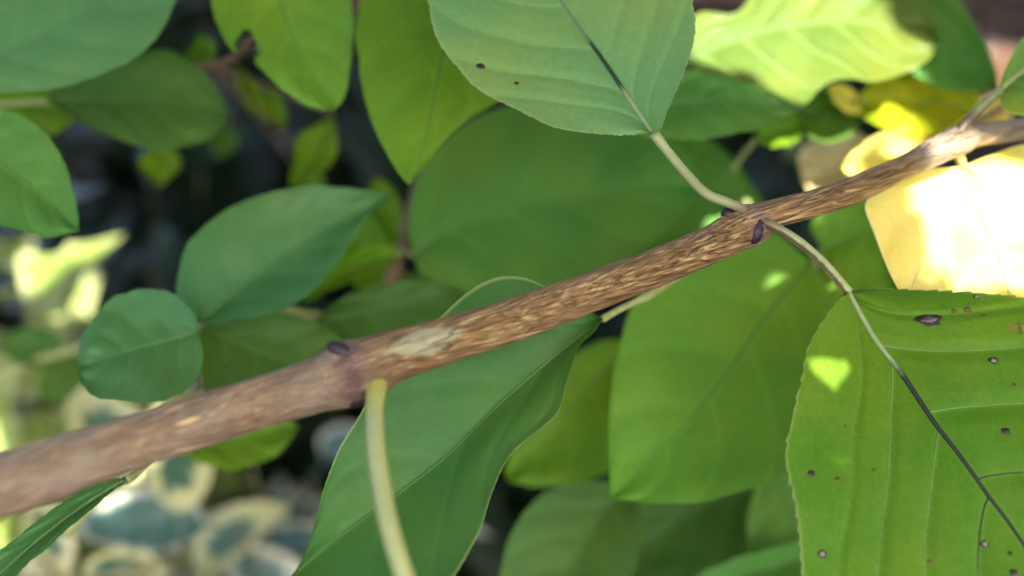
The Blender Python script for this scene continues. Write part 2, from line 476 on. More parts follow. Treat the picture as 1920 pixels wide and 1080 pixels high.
# ================================================================== MAIN BRANCH
spec = [  # x, y, width px, depth
    (-260, 1000, 128, .150), (-80, 940, 122, .1545), (0, 912, 118, .1565), (150, 862, 110, .1595), (300, 812, 102, .1625), (430, 773, 97, .1648), (520, 746, 97, .1664),
    (590, 724, 101, .1678), (640, 706, 120, .1688), (672, 696, 126, .1694), (698, 685, 110, .1700), (730, 670, 97, .1708), (800, 650, 90, .1722), (960, 601, 79, .1765), (1100, 550, 76, .180), (1200, 513, 73, .183),
    (1320, 465, 71, .1865), (1370, 440, 75, .188), (1402, 424, 83, .1892), (1420, 416, 72, .190), (1440, 404, 53, .1905), (1520, 383, 52, .194), (1600, 357, 51, .197), (1700, 311, 47, .202),
    (1760, 281, 52, .2045), (1795, 264, 58, .206), (1830, 255, 41, .210), (1920, 242, 42, .222), (2080, 222, 42, .245), (2400, 180, 40, .29)]
ctr = catmull([at(x, y, d) for x, y, w, d in spec], 560)
wid = catmull([Vector((i, w * d * W / 1920 / 2 * 1000, 0)) for i, (x, y, w, d) in enumerate(spec)], 560)
# radius as a function of arc position: interpolate on nearest spec sample
ctrl3 = [at(x, y, d) for x, y, w, d in spec]
def rad_at(p):
    best = None
    for i in range(len(spec) - 1):
        a, c_ = ctrl3[i], ctrl3[i + 1]
        t = max(0, min(1, (p - a).dot(c_ - a) / (c_ - a).length_squared))
        dd = (a.lerp(c_, t) - p).length
        if best is None or dd < best[0]:
            t2 = t * t * (3 - 2 * t)
            r0 = spec[i][2] * spec[i][3]; r1 = spec[i + 1][2] * spec[i + 1][3]
            best = (dd, (r0 + (r1 - r0) * t2) * W / 1920 / 2)
    return best[1]
radii = [rad_at(p) for p in ctr]
def bark_bump(s, w, r):
    c_, s_ = math.cos(w), math.sin(w)
    k = 0.055 * noise.noise(Vector((s * 90, c_ * 1.1, s_ * 1.1)))
    k += 0.028 * noise.noise(Vector((s * 240, c_ * 4.5, s_ * 4.5)))
    k += 0.030 * noise.noise(Vector((s * 110, c_ * 8, s_ * 8)))
    k += 0.012 * noise.noise(Vector((s * 700, c_ * 9, s_ * 9)))
    return r * k
def arc_at(x):
    """arc length along the branch at view column x"""
    P = min(range(len(ctr)), key=lambda i: abs(960 + ((ctr[i] - CAM).dot(RIGHT) / ((ctr[i] - CAM).dot(FWD) * W)) * 1920 - x))
    return sum((ctr[i] - ctr[i - 1]).length for i in range(1, P + 1))
ax = (ctr[460] - ctr[120]).normalized()
AX_ROT = ax.rotation_difference(Vector((1, 0, 0))).to_euler()
U0 = arc_at(690)
PATCH_U, PATCH_V, FAR_U = arc_at(790), -0.30, arc_at(1790)
NODES = (arc_at(655), arc_at(1404))
BARK = bark_mat()
# move the 'old bark' limits to the lower node
for nd in BARK.node_tree.nodes:
    if nd.type == 'MAP_RANGE' and abs(nd.inputs[1].default_value - 0.062) < 1e-6:
        nd.inputs[1].default_value = U0 - 0.003; nd.inputs[2].default_value = U0 + 0.006
origin = ctr[0].copy()
branch = thing('shrub_branch', origin, 'thick brown woody branch with ridged bark, swollen nodes and stalked leaves', 'branch')
stem = tube_obj('stem', ctr, radii, BARK, branch, origin, 64, bark_bump, True)

DARKBUD = simple_mat('purple_bud', (0.004, 0.002, 0.003), (0.03, 0.014, 0.026), 1500, 0.5, 0.4, 0.6)
def bud(x, y, d, rx, ry, rz, rot=0.0, name='bud'):
    """pointed leaf-axil bud"""
    c0 = at(x, y, d); V, F = [], []
    A, B = 14, 9
    for i in range(B + 1):
        th = math.pi * i / B
        for k in range(A):
            w = 2 * math.pi * k / A
            r = math.sin(th) * (1 + 0.18 * noise.noise(Vector((math.cos(w) * 2, th * 2, math.sin(w) * 2 + x))))
            lx, ly, lz = r * math.cos(w) * rx, math.cos(th) * ry * (1.25 if th < 1 else 1), r * math.sin(w) * rz
            X = lx * math.cos(rot) - ly * math.sin(rot); Y = lx * math.sin(rot) + ly * math.cos(rot)
            V.append(RIGHT * X + UP * Y - FWD * lz)
    for i in range(B):
        for k in range(A):
            F.append((i * A + k, i * A + (k + 1) % A, (i + 1) * A + (k + 1) % A, (i + 1) * A + k))
    return mesh_obj(name, V, F, DARKBUD, branch, c0 - origin)
px = lambda n_, d: n_ * d * W / 1920
bud(1366, 402, .1878, px(15, .187), px(12, .187), px(12, .187), 0.9)
bud(1417, 436, .1866, px(14, .186), px(23, .186), px(15, .186), -0.25)
bud(1408, 424, .1868, px(8, .186), px(12, .186), px(8, .186), 0.5)
bud(640, 658, .1664, px(15, .163), px(25, .163), px(14, .163), 1.1)
bud(668, 748, .1676, px(24, .164), px(17, .164), px(18, .164), 0.2)

# ------------------------------------------------------------------ leaves of the branch
PALE_RIB = [(0.0, (0.2550, 0.3000, 0.1200)), (1.0, (0.1650, 0.2400, 0.0750))]
RIB = rib_mat('green_rib', PALE_RIB)
RIB_DARK2 = rib_mat('rib_blackened', [(0.0, (0.2250, 0.2850, 0.1200)), (0.165, (0.1950, 0.2700, 0.1050)), (0.20, (0.0150, 0.0188, 0.0135)), (0.7, (0.0112, 0.0150, 0.0112)), (1.0, (0.0450, 0.0750, 0.0225))])
RIB_DARK1 = rib_mat('rib_half_blackened', [(0.0, (0.2550, 0.3150, 0.1500)), (0.12, (0.2250, 0.3000, 0.1350)), (0.15, (0.0225, 0.0450, 0.0225)), (0.27, (0.0150, 0.0300, 0.0150)), (0.30, (0.1275, 0.2100, 0.0825))])
STALK = rib_mat('leaf_stalk', [(0.0, (0.09, 0.055, 0.035)), (0.05, (0.14, 0.11, 0.055)), (0.10, (0.23, 0.26, 0.11)), (0.5, (0.27, 0.32, 0.13)), (1.0, (0.2448, 0.30, 0.1080))], (0.80, 0.93, (0.06, 0.032, 0.012)))
STALK2 = rib_mat('leaf_stalk_front', [(0.0, (0.10, 0.06, 0.01)), (0.045, (0.24, 0.23, 0.012)), (0.06, (0.3024, 0.3024, 0.0432)), (0.16, (0.27, 0.31, 0.14)), (1.0, (0.25, 0.28, 0.10))], (0.5, 0.1, (0.3024, 0.3024, 0.0864)))
VEINP = simple_mat('vein', (0.085, 0.19, 0.03), (0.12, 0.23, 0.05), 500, 0.5)
VEIND = rib_mat('vein_blackened', [(0.0, (0.02, 0.025, 0.015)), (0.10, (0.025, 0.035, 0.018)), (0.2, (0.09, 0.18, 0.035)), (1.0, (0.10, 0.2, 0.04))])
VEINA = simple_mat('vein_pale', (0.15, 0.30, 0.09), (0.20, 0.34, 0.12), 500, 0.5)
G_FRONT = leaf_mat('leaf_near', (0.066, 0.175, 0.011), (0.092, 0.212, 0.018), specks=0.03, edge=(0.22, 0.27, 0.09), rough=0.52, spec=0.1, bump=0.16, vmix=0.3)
G_TOP = leaf_mat('leaf_upper', (0.145, 0.315, 0.105), (0.175, 0.355, 0.13), specks=0.012, edge=(0.32, 0.38, 0.16), rough=0.5, bump=0.15, vmix=0.25)  # paler, bluish base takes in the leaf's sky reflection

leafA = build_leaf(branch, [(1225, 250), (1188, 198), (1130, 112), (1065, 22), (1000, -80), (860, -330)],
    [(1170, 253), (1110, 250), (1040, 239), (985, 213), (900, 170), (860, 128), (822, 78), (806, 20), (800, -50), (808, -160), (828, -260)],
    [(1240, 240), (1252, 205), (1277, 150), (1302, 70), (1298, 0), (1272, -100), (1190, -210), (1040, -290)],
    .188, gx=-0.004, gy=-0.065, fold=0.001, fold_r=0.011, mat=G_TOP, vein_mat=RIB_DARK1, rib_w=0.00036, nv=7, arc=0.42, n=170, m=34, quilt=0.0005, serr=5.5, teeth=70,
    petiole=[(1408, 418, .1900), (1388, 391, .1868), (1362, 379, .1858), (1325, 364, .1855), (1290, 330, .187), (1252, 285, .188)], pet_r=0.00080, pet_mat=STALK, veins=VEINA, vein_r=0.0001, wave=0.002,
    label='pale green leaf with a half-blackened midrib rising from the branch node', seed=3)
leafB = build_leaf(branch, [(1590, 548), (1640, 635), (1690, 700), (1750, 790), (1800, 855), (1852, 928), (1920, 1022), (2110, 1320)],
    [(1566, 572), (1545, 600), (1516, 650), (1503, 710), (1487, 780), (1473, 850), (1480, 900), (1494, 960), (1500, 1020), (1508, 1090), (1550, 1200), (1680, 1300), (1880, 1350)],
    [(1625, 541), (1700, 543), (1790, 546), (1850, 551), (1920, 559), (2050, 595), (2180, 690), (2255, 830), (2265, 960), (2210, 1140)],
    .190, gx=-0.012, gy=-0.03, fold=0.007, fold_r=-0.004, mat=G_FRONT, vein_mat=RIB_DARK2, rib_w=0.00040, nv=6, arc=0.36, arc_l=0.70, n=190, m=40, quilt=0.0007, serr=9.0, teeth=46,
    petiole=[(1408, 412, .1900), (1432, 418, .1872), (1455, 427, .1868), (1500, 455, .187), (1550, 500, .189)], pet_r=0.00078, pet_mat=STALK, veins=VEINP, wave=0.003,
    dark_veins=VEIND, hole=[(1908, 616, 24, 10)], label='large spotted green leaf with blackened midrib and a small bite hole', seed=5)
leafC = build_leaf(branch, [(795, 1190), (830, 1320), (880, 1500), (960, 1750)],
    [(740, 1230), (650, 1330), (620, 1480), (720, 1650)], [(860, 1210), (980, 1290), (1050, 1450), (1020, 1640)],
    .144, gy=-0.05, fold=0.005, mat=G_FRONT, vein_mat=RIB, n=50, m=14,
    petiole=[(705, 692, .1712), (706, 722, .1672), (702, 770, .1630), (704, 830, .1585), (715, 910, .154), (736, 1010, .149)], pet_r=0.00128, pet_mat=STALK2,
    label='leaf hanging straight down from the lower node on a thick pale stalk', seed=6)
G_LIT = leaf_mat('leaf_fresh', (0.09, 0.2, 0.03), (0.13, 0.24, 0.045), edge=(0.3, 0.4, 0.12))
leafD = build_leaf(branch, [(1872, 173), (1915, 135), (2000, 90), (2130, 60)],
    [(1880, 140), (1900, 98), (1930, 60), (1985, 20), (2060, 10)], [(1878, 200), (1900, 214), (1950, 216), (2030, 190), (2100, 130)],
    .214, gy=-0.06, fold=0.004, mat=G_LIT, vein_mat=RIB, n=60, m=14,
    petiole=[(1794, 255, .2045), (1812, 228, .205), (1838, 202, .209)], pet_r=0.0008, pet_mat=STALK, veins=VEINP,
    label='small fresh green leaf on a short stalk at the far node', seed=8, sunny=True)
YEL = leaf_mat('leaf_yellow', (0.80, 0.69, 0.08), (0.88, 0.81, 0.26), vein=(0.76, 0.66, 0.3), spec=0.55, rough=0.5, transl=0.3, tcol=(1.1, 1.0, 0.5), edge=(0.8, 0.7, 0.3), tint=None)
YRIB = rib_mat('yellow_rib', [(0, (0.50, 0.45, 0.18)), (1, (0.55, 0.48, 0.16))])
leafE = build_leaf(branch, [(1803, 312), (1840, 400), (1872, 480), (1905, 590), (1960, 760), (2000, 900)],
    [(1720, 322), (1650, 360), (1622, 384), (1640, 440), (1672, 520), (1720, 600), (1800, 720), (1900, 840)],
    [(1860, 290), (1930, 270), (2010, 290), (2080, 360), (2110, 480), (2100, 640), (2060, 790)],
    .2135, gx=0.012, gy=-0.06, fold=0.003, mat=YEL, vein_mat=YRIB, n=90, m=24, quilt=0.0006, nv=7, arc=0.4, wave=0.004,
    petiole=[(1795, 270, .2070), (1799, 292, .2115)], pet_r=0.0009, pet_mat=YRIB, veins=YRIB,
    label='big bright yellow leaf glowing in the sun below the far node', seed=9, sunny=True)

RING = simple_mat('spot_ring', (0.012, 0.008, 0.01), (0.04, 0.025, 0.02), 900)
CORE = simple_mat('spot_core', (0.07, 0.055, 0.062), (0.13, 0.11, 0.115), 900)
CORE2 = simple_mat('spot_core_pale', (0.13, 0.14, 0.09), (0.2, 0.21, 0.14), 900)
BR = simple_mat('spot_brown', (0.05, 0.03, 0.012), (0.10, 0.06, 0.02), 900)
q = 0.19 * W / 1920
spot(leafB, 1742, 597, 14 * q, 1.75, RING, CORE, 1)
for i, (x, y, r) in enumerate([(1862, 677, 7), (1884, 812, 7), (1843, 1022, 6), (1900, 1073, 6), (1538, 1036, 7), (1523, 886, 6), (1830, 560, 5)]):
    spot(leafB, x, y, r * q, 1.15, RING, CORE2 if i % 2 == 0 else None, 20 + i)
for i, (x, y, r) in enumerate([(1790, 583, 4), (1815, 578, 5), (1845, 590, 3), (1905, 720, 3), (1743, 1048, 3), (1572, 897, 4), (1585, 800, 2)]):
    spot(leafB, x, y, r * q, 1.4, BR, None, 40 + i)
spot(leafA, 900, 122, 8 * q, 1.2, RING, None, 60)
spot(leafA, 966, 157, 4 * q, 1.2, RING, None, 61)

# ================================================================== OTHER TWIGS OF THE SHRUB, BEHIND THE BRANCH
BRIB = rib_mat('soft_rib', [(0, (0.085, 0.17, 0.045)), (0.35, (0.03, 0.09, 0.02)), (1, (0.035, 0.10, 0.025))])
TWIGM = simple_mat('twig_bark', (0.10, 0.06, 0.03), (0.26, 0.17, 0.09), 700, 0.7, 0.3, 0.5)
TWIGG = simple_mat('twig_green', (0.20, 0.24, 0.07), (0.33, 0.34, 0.13), 500, 0.6)
def gm(name, k=1.0, warm=0.0, **kw):
    c1 = (0.053 * k + 0.042 * warm, 0.170 * k + 0.02 * warm, 0.030 * k * (1 - 0.75 * warm))
    c2 = (0.070 * k + 0.055 * warm, 0.200 * k + 0.03 * warm, 0.038 * k * (1 - 0.75 * warm))
    kw.setdefault('rough', 0.58); kw.setdefault('spec', 0.3)
    return leaf_mat(name, c1, c2, bump=0.12, vmix=0.25, specks=0.006, **kw)
G1 = gm('leaf_green', 1.15, 0.1); G2 = leaf_mat('leaf_blue_green', (0.046, 0.162, 0.050), (0.062, 0.192, 0.062), bump=0.12, vmix=0.2, spec=0.35, rough=0.5); G3 = gm('leaf_olive', 1.3, 0.9, transl=0.45)
G4 = gm('leaf_light', 1.35, 0.75); G5 = gm('leaf_deep', 0.75, 0.2); G6 = gm('leaf_lime', 1.3, 0.9, transl=0.45)
YG = leaf_mat('leaf_yellowing', (0.32, 0.41, 0.010), (0.50, 0.50, 0.012), transl=0.5, tcol=(1.2, 1.1, 0.3), tint=(0.10, 0.21, 0.008))
TAN = leaf_mat('leaf_tan', (0.42, 0.36, 0.20), (0.52, 0.46, 0.28), transl=0.3, tcol=(1, 0.95, 0.7))

def twig(label, pts, r0, r1, mat=TWIGM, group='leafy shoots behind the branch'):
    P = catmull([at(*p) for p in pts], 40)
    t = thing('leafy_shoot', P[0], label, 'shoot', group)
    tube_obj('stem', P, [r0 + (r1 - r0) * i / 40 for i in range(41)], mat, t, P[0], 12, lambda s, w, r: r * 0.05 * noise.noise(Vector((s * 120, math.cos(w), math.sin(w)))))
    return t

def bleaf(t, mid, left, right, d0, mat, pet=None, **kw):
    kw.setdefault('n', 44); kw.setdefault('m', 12); kw.setdefault('serr', 2.2); kw.setdefault('teeth', 26); kw.setdefault('ragged', 4.0); kw.setdefault('quilt', 0.00045); kw.setdefault('rib_w', 0.00022); kw.setdefault('nv', 5); kw.setdefault('wave', 0.0025)
    return build_leaf(t, mid, left, right, d0, mat=mat, vein_mat=BRIB, petiole=pet, pet_mat=kw.pop('pet_mat', TWIGG), pet_r=kw.pop('pet_r', 0.0006), **kw)

# --- shoot with the tall olive leaf and the broad leaf behind the middle of the branch
t = twig('shoot carrying a tall drooping leaf and a broad dark leaf behind the branch', [(700, 640, .262), (735, 520, .268), (752, 470, .27), (790, 330, .285), (830, 200, .30), (900, -150, .34)], .0016, .0012)
bleaf(t, [(775, 478), (850, 425), (1000, 380), (1160, 350), (1318, 345)],
      [(765, 420), (790, 320), (860, 240), (980, 195), (1120, 190), (1240, 240), (1300, 300)],
      [(790, 512), (860, 548), (960, 560), (1080, 535), (1190, 485), (1280, 405)], .258, G1, [(752, 470, .27)], gy=-0.06, gx=.01, fold=.004, seed=11)
bleaf(t, [(905, -190), (870, -60), (835, 80), (810, 200), (790, 290), (768, 348)],
      [(800, -190), (700, -100), (672, 20), (672, 110), (684, 190), (712, 265), (748, 325)],
      [(990, -160), (1040, -40), (1030, 80), (960, 170), (870, 228), (810, 292)], .243, G3, None, gy=-0.05, fold=-.003, seed=12)
bleaf(t, [(745, 478), (700, 490), (640, 515), (560, 572)], [(735, 462), (690, 462), (640, 488), (590, 540)], [(735, 492), (690, 512), (640, 535), (590, 562)],
      .256, G6, [(750, 475, .27)], gy=-0.02, fold=.006, seed=13, n=30, m=8)
bleaf(t, [(748, 500), (700, 470), (640, 430), (590, 380)], [(745, 440), (690, 400), (630, 375)], [(740, 560), (670, 540), (600, 470)], .292, G3, [(750, 480, .27)], seed=15, n=30, m=8)
bleaf(t, [(760, 520), (820, 560), (880, 590), (940, 640)], [(810, 500), (880, 530), (930, 580)], [(750, 570), (800, 630), (880, 660)], .29, G5, [(745, 500, .268)], seed=16, n=30, m=8)
# small twig stub and green bits beneath
bleaf(t, [(742, 520), (735, 450), (720, 400), (700, 330)], [(730, 470), (705, 410), (690, 360)], [(765, 470), (760, 410), (735, 350)], .275, G3, [(748, 495, .27)], seed=14, n=30, m=8)

# --- shoot with the pair of leaves pointing at the branch, left of the middle
t = twig('shoot with a rounded bluish leaf and a long pointed leaf beside the dark gap', [(120, 1000, .25), (300, 790, .245), (372, 612, .238), (470, 575, .245), (560, 585, .25), (640, 600, .26)], .0014, .0009, TWIGG)
bleaf(t, [(372, 606), (450, 540), (540, 475), (640, 415), (738, 365)],
      [(335, 560), (336, 510), (355, 455), (410, 402), (490, 366), (580, 347), (665, 352)],
      [(440, 600), (520, 585), (580, 552), (630, 498), (662, 446), (695, 398)], .224, G2, None, gy=-0.06, gx=.01, fold=.004, seed=21, label='long pointed blue-green leaf')
bleaf(t, [(372, 622), (300, 640), (220, 662), (148, 690)],
      [(362, 585), (320, 550), (262, 543), (205, 562), (165, 612), (148, 655)],
      [(380, 670), (362, 720), (305, 752), (230, 752), (175, 742), (150, 715)], .212, G2, None, gy=-0.07, fold=.003, seed=22, label='small rounded blue-green leaf')
bleaf(t, [(378, 612), (470, 650), (560, 680), (680, 700)],
      [(420, 588), (500, 583), (580, 600), (645, 640)], [(370, 680), (400, 760), (500, 790), (620, 760)], .236, G5, None, gy=-0.06, fold=.003, seed=23)
bleaf(t, [(590, 605), (680, 585), (780, 565), (868, 548)],
      [(625, 570), (690, 538), (770, 526), (830, 535)], [(620, 650), (700, 680), (790, 660), (850, 600)], .247, G5, [(560, 588, .25)], gy=-0.05, fold=.003, seed=24)
bleaf(t, [(300, 800), (380, 815), (460, 815), (560, 800)], [(340, 770), (430, 760), (520, 770)], [(340, 850), (430, 880), (520, 850)], .262, G3, None, gy=-0.05, seed=25)

# --- shoot under the branch: the long leaf with the folded edge
t = twig('shoot bearing the long folded leaf that hangs below the branch', [(1400, 380, .27), (1290, 500, .222), (1215, 555, .207)], .0010, .0008, TWIGG)
bleaf(t, [(1130, 598), (1075, 640), (1010, 692), (920, 772), (840, 852), (760, 915), (680, 972), (600, 1032), (520, 1110), (400, 1280)],
      [(1060, 555), (960, 518), (880, 545), (800, 620), (720, 700), (672, 780), (630, 850), (605, 925), (585, 1000), (552, 1085), (480, 1190)],
      [(1115, 625), (1085, 655), (1064, 715), (1042, 780), (965, 845), (925, 915), (895, 1005), (850, 1085), (760, 1180), (600, 1260)],
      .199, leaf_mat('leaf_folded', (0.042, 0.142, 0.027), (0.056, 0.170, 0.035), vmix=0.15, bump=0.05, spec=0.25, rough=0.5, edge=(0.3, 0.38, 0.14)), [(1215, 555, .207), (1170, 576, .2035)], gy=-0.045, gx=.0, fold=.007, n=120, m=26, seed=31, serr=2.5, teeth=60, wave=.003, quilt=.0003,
      rib_w=.0002)
# --- big shoot at right, behind the spotted leaf
t = twig('shoot with several big flat leaves hanging behind the spotted leaf', [(1640, 330, .30), (1560, 460, .29), (1530, 490, .285), (1300, 690, .30), (1220, 900, .31), (1200, 1150, .31)], .0016, .0011, TWIGG)
G7 = gm('leaf_broad', 1.6, 0.6, transl=0.35)
bleaf(t, [(1522, 490), (1440, 590), (1370, 690), (1290, 790), (1145, 935)],
      [(1440, 430), (1330, 430), (1230, 500), (1175, 600), (1150, 720), (1142, 830)],
      [(1560, 560), (1590, 660), (1560, 780), (1480, 880), (1340, 935), (1230, 945)], .252, G7, None, gy=-0.06, fold=.004, seed=41, n=60, m=16)
bleaf(t, [(1545, 470), (1590, 450), (1640, 440), (1690, 560)],
      [(1520, 420), (1560, 380), (1620, 375), (1660, 430)], [(1540, 540), (1580, 590), (1640, 620), (1680, 610)], .266, G7, None, gy=-0.06, seed=42)
bleaf(t, [(1190, 640), (1130, 700), (1060, 780), (950, 900)],
      [(1130, 640), (1060, 680), (1000, 770), (955, 850)], [(1230, 720), (1220, 820), (1130, 890), (1020, 915)], .275, G3, [(1240, 660, .305)], gy=-0.05, seed=43)
bleaf(t, [(1180, 905), (1130, 960), (1080, 1040), (1000, 1180)],
      [(1080, 905), (1000, 940), (955, 1010), (940, 1100)], [(1205, 960), (1200, 1040), (1160, 1120), (1080, 1180)], .262, G5, [(1215, 930, .31)], gy=-0.06, seed=44)
bleaf(t, [(1480, 900), (1380, 930), (1280, 970), (1170, 1050)],
      [(1420, 870), (1320, 890), (1230, 930), (1180, 990)], [(1500, 960), (1450, 1030), (1340, 1090), (1220, 1100)], .285, G5, [(1300, 800, .302)], gy=-0.05, seed=45)
bleaf(t, [(1560, 1010), (1480, 1050), (1380, 1080), (1250, 1150)],
      [(1490, 1020), (1400, 1040), (1310, 1080)], [(1560, 1090), (1470, 1150), (1350, 1180)], .262, G1, None, gy=-0.08, seed=46)
bleaf(t, [(1440, 880), (1480, 960), (1500, 1050), (1490, 1180)], [(1500, 870), (1570, 960), (1580, 1080)], [(1410, 930), (1400, 1050), (1430, 1130)], .275, G1, None, gy=-0.05, seed=47)

# --- shoot at top right: sunlit leaf
t = twig('sunlit shoot with a broad bright leaf and shaded leaves above the branch', [(1120, 330, .30), (1230, 240, .285), (1290, 130, .28), (1400, 60, .275), (1640, -150, .30)], .0013, .0009)
bleaf(t, [(1255, 135), (1340, 90), (1440, 55), (1600, 40), (1758, 78)],
      [(1270, 70), (1310, 24), (1385, 20), (1440, -60), (1560, -120), (1680, -80), (1740, 10)],
      [(1300, 180), (1400, 215), (1495, 207), (1545, 160), (1590, 148), (1640, 153), (1690, 140), (1740, 115)], .246, leaf_mat('leaf_bright', (0.082, 0.145, 0.020), (0.115, 0.178, 0.034), vmix=0.6, spec=0.3), None, gy=-0.09, fold=.002, quilt=.0012, nv=6, seed=51, n=70, m=20, serr=2, teeth=30, wave=.003, label='broad bright green leaf half in full sun', sunny=True)
bleaf(t, [(1190, 215), (1280, 190), (1390, 190), (1502, 207)],
      [(1210, 150), (1290, 132), (1390, 152), (1450, 175)], [(1200, 255), (1290, 262), (1390, 250), (1460, 232)], .236, G1, None, gy=-0.07, fold=.002, seed=52)  # leaf added in place of the shadow cast across the bright leaf
bleaf(t, [(1690, -60), (1740, 20), (1800, 90), (1872, 165)],
      [(1760, -60), (1800, 0), (1845, 80), (1868, 130)], [(1650, 20), (1690, 120), (1770, 165), (1830, 172)], .27, G1, None, gy=-0.06, seed=53)
bleaf(t, [(1490, 215), (1530, 205), (1565, 195), (1615, 230)], [(1510, 180), (1550, 160), (1590, 180)], [(1510, 250), (1550, 268), (1595, 255)], .266, G5, None, gy=-0.05, seed=54, sunny=True)
bleaf(t, [(1418, 262), (1450, 248), (1480, 238), (1512, 238)], [(1425, 240), (1455, 222), (1490, 216)], [(1430, 272), (1460, 274), (1495, 266)], .262, G6, [(1375, 318, .272), (1392, 292, .268)], gy=-0.05, seed=55, sunny=True, n=24, m=8)
bleaf(t, [(1235, 275), (1290, 300), (1350, 345), (1440, 400)], [(1270, 248), (1340, 270), (1400, 330)], [(1180, 360), (1200, 470), (1330, 500)], .288, G1, None, gy=-0.05, seed=56, sunny=True)
# --- yellowing leaves
t = twig('shoot with yellowing and tan autumn leaves by the far node', [(2050, 60, .30), (1950, 150, .285), (1830, 230, .275), (1700, 300, .27), (1600, 330, .275)], .0013, .0009)
bleaf(t, [(1835, 215), (1780, 195), (1700, 190), (1600, 195)], [(1830, 150), (1790, 115), (1720, 120), (1640, 150)], [(1800, 240), (1730, 256), (1660, 243), (1612, 215)], .262, YG, None, gy=-0.06, seed=61, sunny=True)
bleaf(t, [(1615, 190), (1590, 190), (1570, 182), (1552, 168)], [(1600, 168), (1580, 158), (1562, 158)], [(1610, 215), (1585, 210), (1563, 190)], .264, YEL, [(1700, 215, .27)], gy=-0.04, seed=62, sunny=True, n=20, m=6)
bleaf(t, [(1740, 270), (1690, 278), (1640, 290), (1580, 315)], [(1720, 240), (1660, 248), (1605, 280)], [(1720, 310), (1660, 335), (1600, 330)], .258, YEL, [(1775, 258, .272)], gy=-0.05, seed=63, sunny=True, n=30, m=8)
bleaf(t, [(1640, 270), (1600, 290), (1560, 310), (1505, 345)], [(1600, 245), (1540, 260), (1500, 285)], [(1640, 320), (1600, 350), (1540, 370)], .285, TAN, None, gy=-0.06, seed=64, sunny=True, n=30, m=8)
bleaf(t, [(1900, 195), (1850, 210), (1800, 225), (1740, 245)], [(1870, 180), (1820, 190), (1770, 215)], [(1890, 235), (1840, 255), (1780, 258)], .29, YEL, None, gy=-0.05, seed=65, sunny=True, n=24, m=8)

# --- top left shoots
t = twig('shoot with the big bluish leaf and shaded leaves at the dark corner', [(-140, 320, .27), (-110, 200, .262), (-90, 110, .258), (-60, -120, .255)], .0014, .0010)
bleaf(t, [(-85, 115), (40, 80), (180, 10), (280, -60), (370, -160)],
      [(-60, 20), (30, -80), (150, -160), (280, -190)], [(-40, 170), (80, 168), (160, 150), (240, 118), (300, 60), (335, -20)], .228, leaf_mat('leaf_skylight_tint', (0.082, 0.235, 0.075), (0.105, 0.27, 0.092), bump=0.12, vmix=0.2, spec=0.35, rough=0.5), [(-90, 110, .258)], gy=-0.07, fold=.003, seed=71, n=60, m=14, label='large bluish leaf catching the light of the open sky')  # lighter copy of the blue-green leaf, sky sheen put into its colour
bleaf(t, [(90, 190), (190, 190), (300, 190), (432, 214)], [(130, 130), (220, 105), (320, 98), (385, 140)], [(150, 225), (220, 262), (300, 282), (385, 262)], .258, G5, [(-60, 200, .262)], gy=-0.06, seed=72)
bleaf(t, [(-90, 250), (-20, 290), (60, 350), (150, 435)], [(-40, 205), (40, 215), (105, 275), (138, 360)], [(-100, 330), (-60, 400), (30, 432), (90, 445)], .222, G1, [(-110, 210, .262)], gy=-0.06, seed=73)
bleaf(t, [(-60, 190), (20, 190), (80, 200), (150, 215)], [(0, 165), (60, 160), (120, 180)], [(-20, 250), (50, 262), (115, 245)], .268, G3, None, gy=-0.05, seed=74, n=30, m=8)
t = twig('shoot with a pale leaf notched at the tip of a brown twig', [(250, 140, .30), (340, 128, .29), (400, 122, .285), (440, 108, .28), (462, 82, .272), (490, 46, .262), (520, -60, .25)], .0010, .0007)
bleaf(t, [(500, -120), (520, -20), (555, 80), (625, 208)], [(560, -120), (640, -60), (662, 30), (655, 120), (645, 180)], [(430, -100), (398, -30), (405, 40), (440, 98), (478, 118), (520, 160), (580, 200)], .246, G4, None, gy=-0.05, seed=81, n=60, m=14, hole=[(462, 92, 22, 34)])
for i, (x0, y0, x1, y1, w_, mt, dd) in enumerate([(395, 125, 372, 60, 22, G6, .29), (440, 118, 500, 235, 18, G3, .30), (300, 262, 300, 352, 40, G3, .31), (625, 215, 560, 345, 40, G3, .29), (575, 290, 545, 360, 16, G6, .30), (470, 150, 470, 200, 20, G6, .31), (500, 160, 530, 250, 22, G3, .33), (385, 128, 350, 90, 18, G6, .30), (655, 20, 650, 110, 14, G3, .33), (430, 230, 410, 300, 26, G5, .36), (610, 380, 560, 300, 22, G3, .34)]):
    mx, my = (x0 + x1) / 2, (y0 + y1) / 2
    nx, ny = (y1 - y0), -(x1 - x0); L_ = math.hypot(nx, ny); nx, ny = nx / L_ * w_, ny / L_ * w_
    bleaf(t, [(x0, y0), (mx, my), (x1, y1)], [(mx + nx, my + ny)], [(mx - nx, my - ny)], dd, mt, [(400, 122, .285)], gy=-0.05, seed=85 + i, n=20, m=6, pet_mat=TWIGM, pet_r=0.0003)
t = twig('thin pale green stem with a dark leaf behind the rounded leaf', [(-160, 750, .34), (0, 702, .335), (80, 672, .333), (160, 650, .33), (260, 620, .328)], .0012, .0010, TWIGG)
bleaf(t, [(120, 662), (80, 650), (40, 640), (0, 650)], [(100, 625), (60, 610), (20, 625)], [(100, 690), (60, 690), (20, 675)], .336, G5, None, seed=95, n=24, m=8)
bleaf(t, [(150, 655), (120, 690), (90, 720), (85, 760)], [(170, 690), (150, 730), (115, 755)], [(120, 670), (85, 690), (70, 730)], .338, G5, None, seed=96, n=24, m=8)
